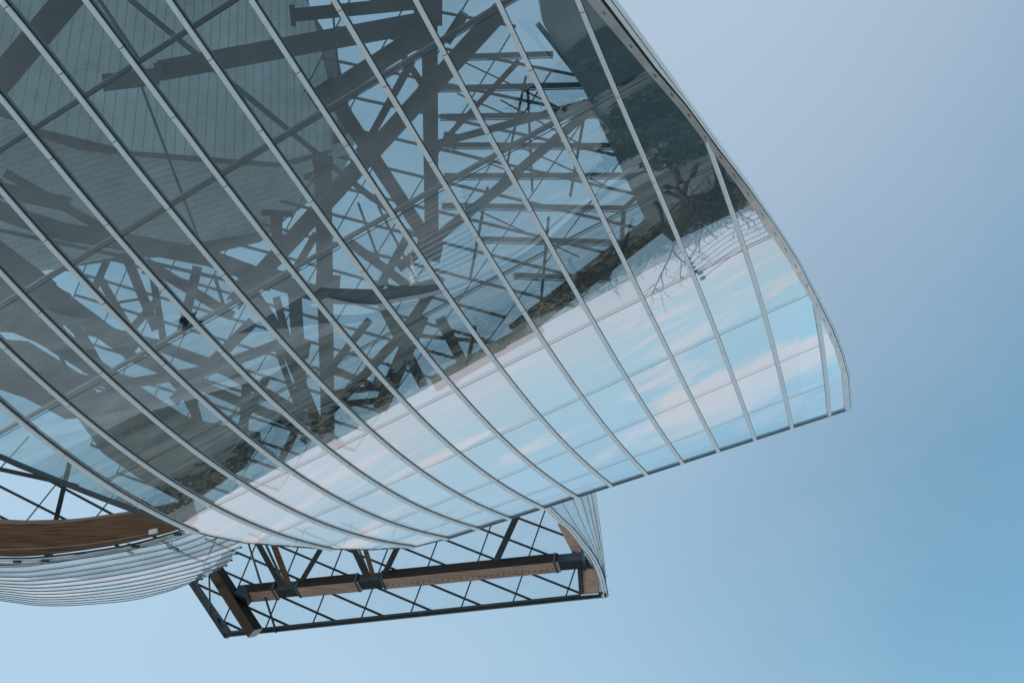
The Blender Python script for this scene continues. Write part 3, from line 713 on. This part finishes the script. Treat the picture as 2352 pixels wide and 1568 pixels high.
for u in US[1:]:
    P = [fan(u, i) for i in range(16)]; v = [p + unit(EYE - p) * .05 for p in P]
    MB().tube(v, px(1.1, CD), 6).build('fan_rib', MT['rib'], canopy, smooth=True)
    MB().tube([p + RIGHT * .07 - unit(EYE - p) * .02 for p in v], px(.6, CD), 5).build('fan_seal', MT['dark'], canopy, smooth=True)
for i in range(1, 15):
    p = cp(*[c + d for c, d in zip(ECc[min(23, int(i * 1.6))], (14, -7))], .0); CB().box(p, p + RIGHT * .14, .03, .03).build('clamp', MT['rib'], canopy)
# timber cheeks in the corner
def slab(poly, h, th, m, nm): return MB().prism([cp(*p, h) for p in poly], -cn * th * CS).build(nm, MT[m], canopy)
slab([(1279, 1200), (1300, 1212), (1326, 1246), (1340, 1272), (1313, 1266)], .35, .3, 'wood_lit', 'timber_cheek')
slab([(1312, 1264), (1342, 1274), (1362, 1305), (1330, 1303)], .5, .5, 'dark', 'steel_shoe')
slab([(1326, 1300), (1337, 1300), (1340, 1364), (1330, 1366)], .62, .5, 'dark', 'corner_post')
slab([(1336, 1304), (1364, 1306), (1372, 1340), (1373, 1362), (1338, 1366)], .5, .5, 'wood_lit', 'timber_cheek')
slab([(1334, 1364), (1374, 1361), (1374, 1364), (1334, 1367)], .64, .1, 'rib', 'cover_strip')

# ------------------------------------------------------------------ ribbed sail at the lower left with its curved timber beam
ribbed = empty('ribbed_glass_sail', at(200, 1300, 42), 'lower left sail of close white glass strips under a curved brown timber beam', 'glass sail')
Lz = lambda x, y: (x * .2563, 1022.1 + y * .2563)
NSTR = 13
left = [1070, 1090, 1140, 1180, 1212, 1240, 1264, 1286, 1306, 1326, 1344, 1360, 1376, 1390]
mid = [900, 948, 1006, 1062, 1110, 1155, 1200, 1240, 1275, 1305, 1332, 1357, 1379, 1398]
right_ = [(1700, 745), (1790, 765), (1890, 793), (1990, 815), (2085, 838), (2175, 858), (2150, 915), (2110, 972), (2065, 1030), (2020, 1078), (1960, 1118), (1880, 1165), (1800, 1200), (1700, 1235)]
def strip_curve(i):
    f = int(math.floor(i)); u = i - f; g_ = min(f + 1, 13)
    L_ = left[f] + (left[g_] - left[f]) * u; M_ = mid[f] + (mid[g_] - mid[f]) * u
    R_ = (right_[f][0] + (right_[g_][0] - right_[f][0]) * u, right_[f][1] + (right_[g_][1] - right_[f][1]) * u)
    sl = 28 - 2.0 * i
    bow = .10 * (i - 5) if i > 5 else 0
    pts = [(-900, L_ - 40 - i * 6), (0, L_), (450, L_ * .62 + M_ * .38 + 18 + 3.0 * i - max(0, i - 9) * 3), (1100, M_), (R_[0] * .62 + 1100 * .38, M_ * .42 + R_[1] * .58 + 22 - .6 * i), R_]
    return [Lz(*p) for p in crv(pts, 30)]
def rdep(i, t): return 42 + 7 * (i / 13) ** 1.5 + 2.5 * (t - .4) ** 2
curves = [strip_curve(i) for i in np.arange(0, 13.01, .5)]
def rp(i2, t): x, y = curves[i2][t]; return at(x, y, rdep(i2 / 2, t / 29))
for i in range(13):
    m = MB(); P = []
    for t in range(30): P += [rp(2*i, t), rp(2*i+1, t), rp(2*i+2, t)]
    fr = [(3*t+c, 3*t+c+1, 3*t+3+c+1, 3*t+3+c) for t in range(29) for c in (0, 1)]
    back = [p + unit(p - EYE) * .03 for p in P]
    m.add(P, fr); nfr = len(fr); m.add(back, [tuple(reversed(f)) for f in fr])
    for fi, f in enumerate(m.f):
        nn = np.cross(m.v[f[1]] - m.v[f[0]], m.v[f[2]] - m.v[f[0]]); s = nn @ (EYE - m.v[f[0]])
        if (s < 0) == (fi < nfr): m.f[fi] = tuple(reversed(f))
    m.build('glass_strip', MT['stripglass'], ribbed, smooth=True)
for i in range(14):
    P = [rp(min(2*i, 26), t) + unit(EYE - rp(min(2*i, 26), t)) * .05 for t in range(30)]
    MB().tube(P, px(.85), 6).build('rib', MT['dark'], ribbed, smooth=True)
    P2 = [p - UPC * .045 + unit(EYE - p) * .02 for p in P]
    if i: MB().tube([p + UPC * .10 for p in P2], px(1.0), 6).build('rib_cap', MT['rib'], ribbed, smooth=True)
for i in range(5, 13):
    p = rp(2 * i, 29); MB().box(p, p + RIGHT * .10, .05, .07).build('clamp', MT['dark'], ribbed)
# curved timber beam: a deep band
top = crv([Lz(*p) for p in [(-900, 640), (0, 700), (300, 702), (600, 690), (900, 650), (1200, 603), (1450, 550), (1660, 500)]], 36)
bot = crv([Lz(*p) for p in [(-900, 960), (0, 995), (300, 992), (640, 955), (1060, 890), (1450, 800), (1640, 742), (1720, 715)]], 36)
P = []
for (x0, y0), (x1, y1) in zip(top, bot): a = at(x0, y0, 41.5); b = at(x1, y1, 41.0); P += [a, b, b + FWD * .9 + UPC * .1, a + FWD * .9]
F = [(4*i+c, 4*i+(c+1) % 4, 4*i+4+(c+1) % 4, 4*i+4+c) for i in range(35) for c in range(4)] + [(3, 2, 1, 0), (140, 141, 142, 143)]
MB().add(P, F).build('timber_beam', MT['wood'], ribbed)
def rail(pts, w, dep, m, nm): MB().tube([at(*Lz(*p), dep) for p in crv(pts, 24)], px(w, dep) / 2, 6).build(nm, MT[m], ribbed, smooth=True)
rail([(-900, 1010), (0, 1012), (400, 1000), (1100, 905), (1640, 762)], 5, 40.8, 'steel', 'edge_rail')
rail([(-900, 1040), (0, 1036), (400, 1022), (1100, 925), (1650, 772)], 4.5, 40.6, 'bronze', 'edge_rail')
rail([(-900, 1062), (0, 1060), (400, 1042), (1100, 943), (1660, 782)], 4.0, 40.7, 'bronze', 'edge_rail')
rail([(-900, 1075), (0, 1074), (400, 1054), (1100, 955), (1680, 790)], 1.6, 40.5, 'dark', 'edge_seal')
rail([(0, 935), (400, 920), (900, 870), (1340, 790)], 1.0, 40.9, 'bronze', 'cable')
for x, y in [(400, 985), (1140, 890), (120, 1040), (370, 1032), (1180, 905), (1560, 795)]:
    p = at(*Lz(x, y), 40.4); MB().box(p, p + RIGHT * .32, .08, .09).build('bracket', MT['dark'], ribbed)
bx0 = at(*Lz(1340, 778), 40.6); bx1 = at(*Lz(1408, 764), 40.6)
MB().box(bx0, bx1, .18, .18, up=UPC).build('lamp_box', MT['rib'], ribbed)
# lattice above the timber beam
def lb(p, q, w, dep, m='dark', nm='bar'): 
    a, b = at(*Lz(*p), dep), at(*Lz(*q), dep); MB().box(a, b, px(w, dep), px(w, dep), up=unit(EYE - a)).build(nm, MT[m], ribbed)
for p, q, w, nm in [((-700, 15), (1200, 975), 6, 'bar'), ((-700, 300), (500, 880), 6, 'bar'), ((300, 240), (1600, 935), 6, 'bar'), ((640, 90), (470, 800), 11, 'post'), ((560, 280), (150, 785), 3, 'rod'), ((1020, 445), (780, 745), 3, 'rod'), ((260, -80), (-100, 320), 3, 'rod'), ((-300, 150), (700, 365), 10, 'bar'), ((-700, -260), (300, 240), 6, 'bar')]:
    lb(p, q, w, 43, 'dark', nm)
gp = [Lz(*p) for p in [(-900, -250), (300, 40), (1300, 560), (1600, 800), (0, 850), (-900, 850)]]

# ------------------------------------------------------------------ ground, plaza, planting: seen mirrored in the sail
def sheet(name, pts, z, m, kind='structure'):
    o = MB().add([(x, y, z) for x, y in pts], [tuple(range(len(pts)))]).build(name, m); o['kind'] = kind; return o
m_grass = mat('lawn_grass', (.25, .24, .21), .9, 0, .3, .10)
m_pave = mat('plaza_stone', (.50, .49, .475), .8, 0, .14, .25)
m_path = mat('pale_stone', (.60, .59, .57), .7, 0, .08, .8)
m_asph = mat('asphalt', (.16, .16, .162), .85, 0, .2, .4)
m_leaf = mat('evergreen_leaf', (.045, .055, .03), .7, 0, .5, 1.2)
m_bark = mat('bark', (.07, .055, .045), .9, 0, .3, 2)
sheet('ground', [(-4000, -4000), (4000, -4000), (4000, 4000), (-4000, 4000)], 0, m_grass)
sheet('plaza', [(-150, -140), (140, -140), (120, 30), (62, 74), (20, 86), (-14, 64), (-40, 66), (-140, 50)], .006, m_pave)
mg = lambda x, y: mirror_ground(x, y)[:2]
def band(name, pts, w, z, m, h=0.0, parent=None):
    P = np.array(pts); L_, R_ = [], []
    for i in range(len(P)):
        t = P[min(i+1, len(P)-1)] - P[max(i-1, 0)]; t = t / np.linalg.norm(t); n = np.array([-t[1], t[0]]) * w / 2
        L_.append(P[i] + n); R_.append(P[i] - n)
    n = len(L_); mb = MB()
    for i in range(n - 1):
        q = [np.array((*L_[i], z)), np.array((*R_[i], z)), np.array((*R_[i+1], z)), np.array((*L_[i+1], z))]
        if h: mb.prism(q, np.array([0, 0, h]))
        else: mb.add(q, [(0, 1, 2, 3)])
    o = mb.build(name, m)
    if not parent: o['kind'] = 'structure'
    return o
mcrv = lambda pts, n=40: crv([tuple(mg(*p)) for p in pts], n)
band('road', mcrv([(640, 712), (800, 704), (1008, 676), (1206, 590), (1345, 470), (1470, 392)]), 6, .012, m_asph)
band('path', mcrv([(-200, 700), (0, 738), (135, 765), (271, 762), (406, 752), (474, 727), (632, 714)]), 3.2, .016, m_path)
band('kerb', mcrv([(726, 692), (845, 705), (1008, 672), (1130, 619), (1206, 579), (1300, 500), (1351, 456), (1468, 375)]), 1.6, .0, m_path, .14)
band('kerb', mcrv([(1148, 78), (1230, 160), (1330, 262), (1400, 320), (1440, 345)]), 1.5, .0, m_path, .12)
band('kerb', mcrv([(1240, 80), (1300, 165), (1380, 270), (1460, 335), (1490, 362)]), .22, .0, m_path, .14)
band('path', mcrv([(60, 1000), (250, 960), (450, 900), (640, 850)]), 2.5, .016, m_path)
band('path', mcrv([(850, 840), (1050, 760), (1250, 660), (1420, 560)]), 9, .010, m_asph)
# broad steps
steps = empty('water_steps', (*mg(975, 570), 0), 'flight of broad shallow stone steps mirrored in the middle of the sail', 'steps')
for i in range(14):
    t = i / 13
    a = np.array(mg(930 + 75 * t * .2, 500 + 145 * t)); b = np.array(mg(1060 + 30 * t, 420 + 160 * t)); q = b - a; nn_ = np.array([-q[1], q[0]]) / np.linalg.norm(q)
    w = .55 + .9 * t
    MB().prism([np.array((*p, 0.0)) for p in (a - nn_*w/2, b - nn_*w/2, b + nn_*w/2, a + nn_*w/2)], np.array([0, 0, .10 + .05 * i])).build('step', m_path, steps)
ORD = 'first second third fourth fifth sixth seventh eighth ninth tenth eleventh twelfth thirteenth fourteenth fifteenth sixteenth seventeenth eighteenth'.split()
# --- planting
def leaf_cloud(rad, n, size, seed, squash=.8):
    r = np.random.default_rng(seed); mb = MB()
    lobes = r.normal(0, .45, (9, 3)) * rad; lobes[:, 2] = np.abs(lobes[:, 2]) * squash
    for i in range(n):
        c = lobes[r.integers(9)]; d = r.normal(0, 1, 3); d /= np.linalg.norm(d)
        p = c + d * rad * r.uniform(.25, .62); p[2] = max(.05, p[2] * squash + rad * .45)
        a = r.normal(0, 1, 3); a /= np.linalg.norm(a); b = np.cross(a, d); b /= np.linalg.norm(b) + 1e-6
        mb.add([p - a*size, p + b*size*.6, p + a*size, p - b*size*.6], [(0, 1, 2, 3)])
    return mb
clouds = []
for k in range(3):
    mb = leaf_cloud(1.0, 900, .13, 20 + k); me = bpy.data.meshes.new('foliage'); me.from_pydata([tuple(v) for v in mb.v], [], mb.f); me.update(); me.materials.append(m_leaf); clouds.append(me)
tm = MB().tube([(0, 0, 0), (.03, .02, .5), (0, .05, .9)], .06, 5); tme = bpy.data.meshes.new('stem'); tme.from_pydata([tuple(v) for v in tm.v], [], tm.f); tme.materials.append(m_bark)
shr = [(1478, 205), (1492, 232), (1505, 212), (1520, 250), (1535, 240), (1548, 272), (1560, 268), (1572, 300), (1585, 298), (1598, 325), (1540, 262), (1515, 232), (1340, 165), (1470, 300), (1455, 275), (1420, 140), (1385, 112)]
shr.sort(key=lambda p: p[1])
for i, (x, y) in enumerate(shr):
    g_ = mg(x, y); s = random.uniform(1.8, 3.4)
    o = empty('shrub', (*g_, 0), f'{ORD[i]} dark evergreen shrub from the top, mirrored by the right edge of the sail', 'shrub', 'shrubs mirrored by the right edge')
    o.scale = (s, s, s * random.uniform(.7, 1.1)); o.rotation_euler.z = random.uniform(0, 6)
    for nm, me in (('foliage', clouds[i % 3]), ('stem', tme)):
        c_ = bpy.data.objects.new(nm, me); col.objects.link(c_); c_.parent = o
hedge_m = MB()
r = np.random.default_rng(5)
for i in range(900):
    f = r.integers(5); p = r.uniform(-1, 1, 3); 
    if f < 4: p[f % 2] = 1 if f < 2 else -1
    else: p[2] = 1
    p = p * (1, 1, .5) + (0, 0, .75) + r.normal(0, .04, 3); a = r.normal(0, 1, 3) * .12; b = r.normal(0, 1, 3) * .07
    hedge_m.add([p - a, p + b, p + a, p - b], [(0, 1, 2, 3)])
hme = bpy.data.meshes.new('hedge'); hme.from_pydata([tuple(v) for v in hedge_m.v], [], hedge_m.f); hme.update(); hme.materials.append(m_leaf)
bxm = MB().box((-1.05, 0, .2), (1.05, 0, .2), 2.1, .4); bme = bpy.data.meshes.new('tub'); bme.from_pydata([tuple(v) for v in bxm.v], [], bxm.f); bme.update(); bme.materials.append(MT['dark'])
for i, (x, y) in enumerate([(1345, 105), (1383, 88), (1418, 122), (1446, 152)]):
    o = empty('planter', (*mg(x, y), 0), f'{ORD[i]} square clipped planter from the left, mirrored near the top right of the sail', 'planter', 'square planters mirrored in the sail'); o.scale = (.9, .9, .9); o.rotation_euler.z = .5
    for nm, me in (('hedge', hme), ('tub', bme)): c_ = bpy.data.objects.new(nm, me); col.objects.link(c_); c_.parent = o
# bare trees
def bare_tree(seed):
    r = np.random.default_rng(seed); trunk, crown = MB(), MB()
    def grow(p, d, L, rad, lev):
        pts = [p]; n = 3
        for i in range(n):
            d = unit(d + r.normal(0, .12, 3) + np.array([0, 0, .05])); p = p + d * L / n; pts.append(p)
        (trunk if lev < 2 else crown).tube(pts, 0, sect=[(math.cos(a) * rad, math.sin(a) * rad) for a in np.arange(0, 6.28, 6.2832 / (6 if lev < 2 else 3))], sc=[1, .9, .78, .62])
        if lev < 5:
            for _ in range(3 if lev else 5):
                q = pts[r.integers(1 if lev else 2, 4)]; e = unit(d + r.normal(0, .55, 3)); grow(q, e, L * r.uniform(.55, .78), rad * .55, lev + 1)
    grow(np.zeros(3), np.array([0, 0, 1.0]), 5.0, .22, 0); out_ = []
    for nm, mb in (('trunk', trunk), ('crown', crown)):
        me = bpy.data.meshes.new(nm); me.from_pydata([tuple(v) for v in mb.v], [], mb.f); me.update(); me.materials.append(m_bark); out_.append((nm, me))
    return out_
variants = [bare_tree(3), bare_tree(9)]
tspots = [(1560, 505, 95, 1.9), (1600, 490, 80, 1.9), (1650, 478, 90, 2.1), (1700, 462, 85, 2.0), (1742, 452, 100, 2.0), (1520, 520, 110, 1.7), (1470, 555, 120, 1.6), (1330, 640, 130, 1.5), (1250, 690, 140, 1.5), (1110, 770, 150, 1.5), (1000, 830, 150, 1.4), (900, 870, 150, 1.4), (780, 960, 150, 1.4), (640, 1020, 150, 1.4)]
tspots.sort(key=lambda p: -p[0])
for i, (x, y, dist, s) in enumerate(tspots):
    p = hull(x, y); d = mirror_dir(x, y) * (1, 1, 0); g_ = p + unit(d) * dist
    o = empty('bare_tree', (g_[0], g_[1], 0), f'{ORD[i]} leafless tree from the right, mirrored on the horizon line in the sail', 'tree', 'bare trees mirrored in the sail'); o.scale = (s, s, s); o.rotation_euler.z = i * 1.7
    for nm, me in variants[i % 2]: c_ = bpy.data.objects.new(nm, me); col.objects.link(c_); c_.parent = o
# far wood and far town along the horizon
mb = MB(); r = np.random.default_rng(11)
for i in range(24000):
    az = r.uniform(-1.0, 1.25); dd = r.uniform(170, 420); h = (7 + 4 * math.sin(az * 23) + 3 * math.sin(az * 61 + 1)) * r.uniform(0, 1) ** .6
    p = np.array([math.sin(az) * dd, math.cos(az) * dd, h]); a = r.normal(0, 1, 3) * .95; b = r.normal(0, 1, 3) * .6
    mb.add([p - a, p + b, p + a, p - b], [(0, 1, 2, 3)])
o = mb.build('far_wood', mat('winter_wood', (.17, .155, .125), .9, 0, .4, .05)); tag(o, 'brown winter wood mirrored just under the horizon in the sail', 'wood', kind='stuff')
mb = MB()
for i in range(420):
    az = r.uniform(-.9, 1.2); dd = r.uniform(650, 1500); w = r.uniform(8, 34); h = r.uniform(4, 13) + 6 * (r.random() < .08)
    c0 = np.array([math.sin(az) * dd, math.cos(az) * dd, 0]); mb.box(c0, c0 + (0, 0, h), w, w * .6, up=unit(c0))
o = mb.build('far_town', mat('pale_render', (.62, .56, .50), .8, 0, .2, .02)); tag(o, 'pale far town blocks mirrored on the horizon in the sail', 'town', kind='stuff')
# bundle of sagging cables with clamps
cab = empty('cable_bundle', hull(1690, 520) + mirror_dir(1690, 545) * 60, 'bundle of six sagging cables mirrored beside the right edge of the sail', 'cables')
for i in range(6):
    ys = 560 + i * 11; P = [hull(x, y) + mirror_dir(x, y) * 62 for x, y in [(1588 + i * 5, ys + 28 - i * 1), (1640 + i * 4, ys - 12), (1690 + i * 3, ys - 44), (1762 + i * 3, ys - 78)]]
    C3 = [np.array(p) for p in crv([tuple(p) for p in P], 16)]
    MB().tube(C3, .05, 6).build('cable', MT['dark'], cab, smooth=True)
    MB().box(C3[0] - (0, 0, .25), C3[0] + (0, 0, .25), .35, .35).build('clamp', MT['steel'], cab)
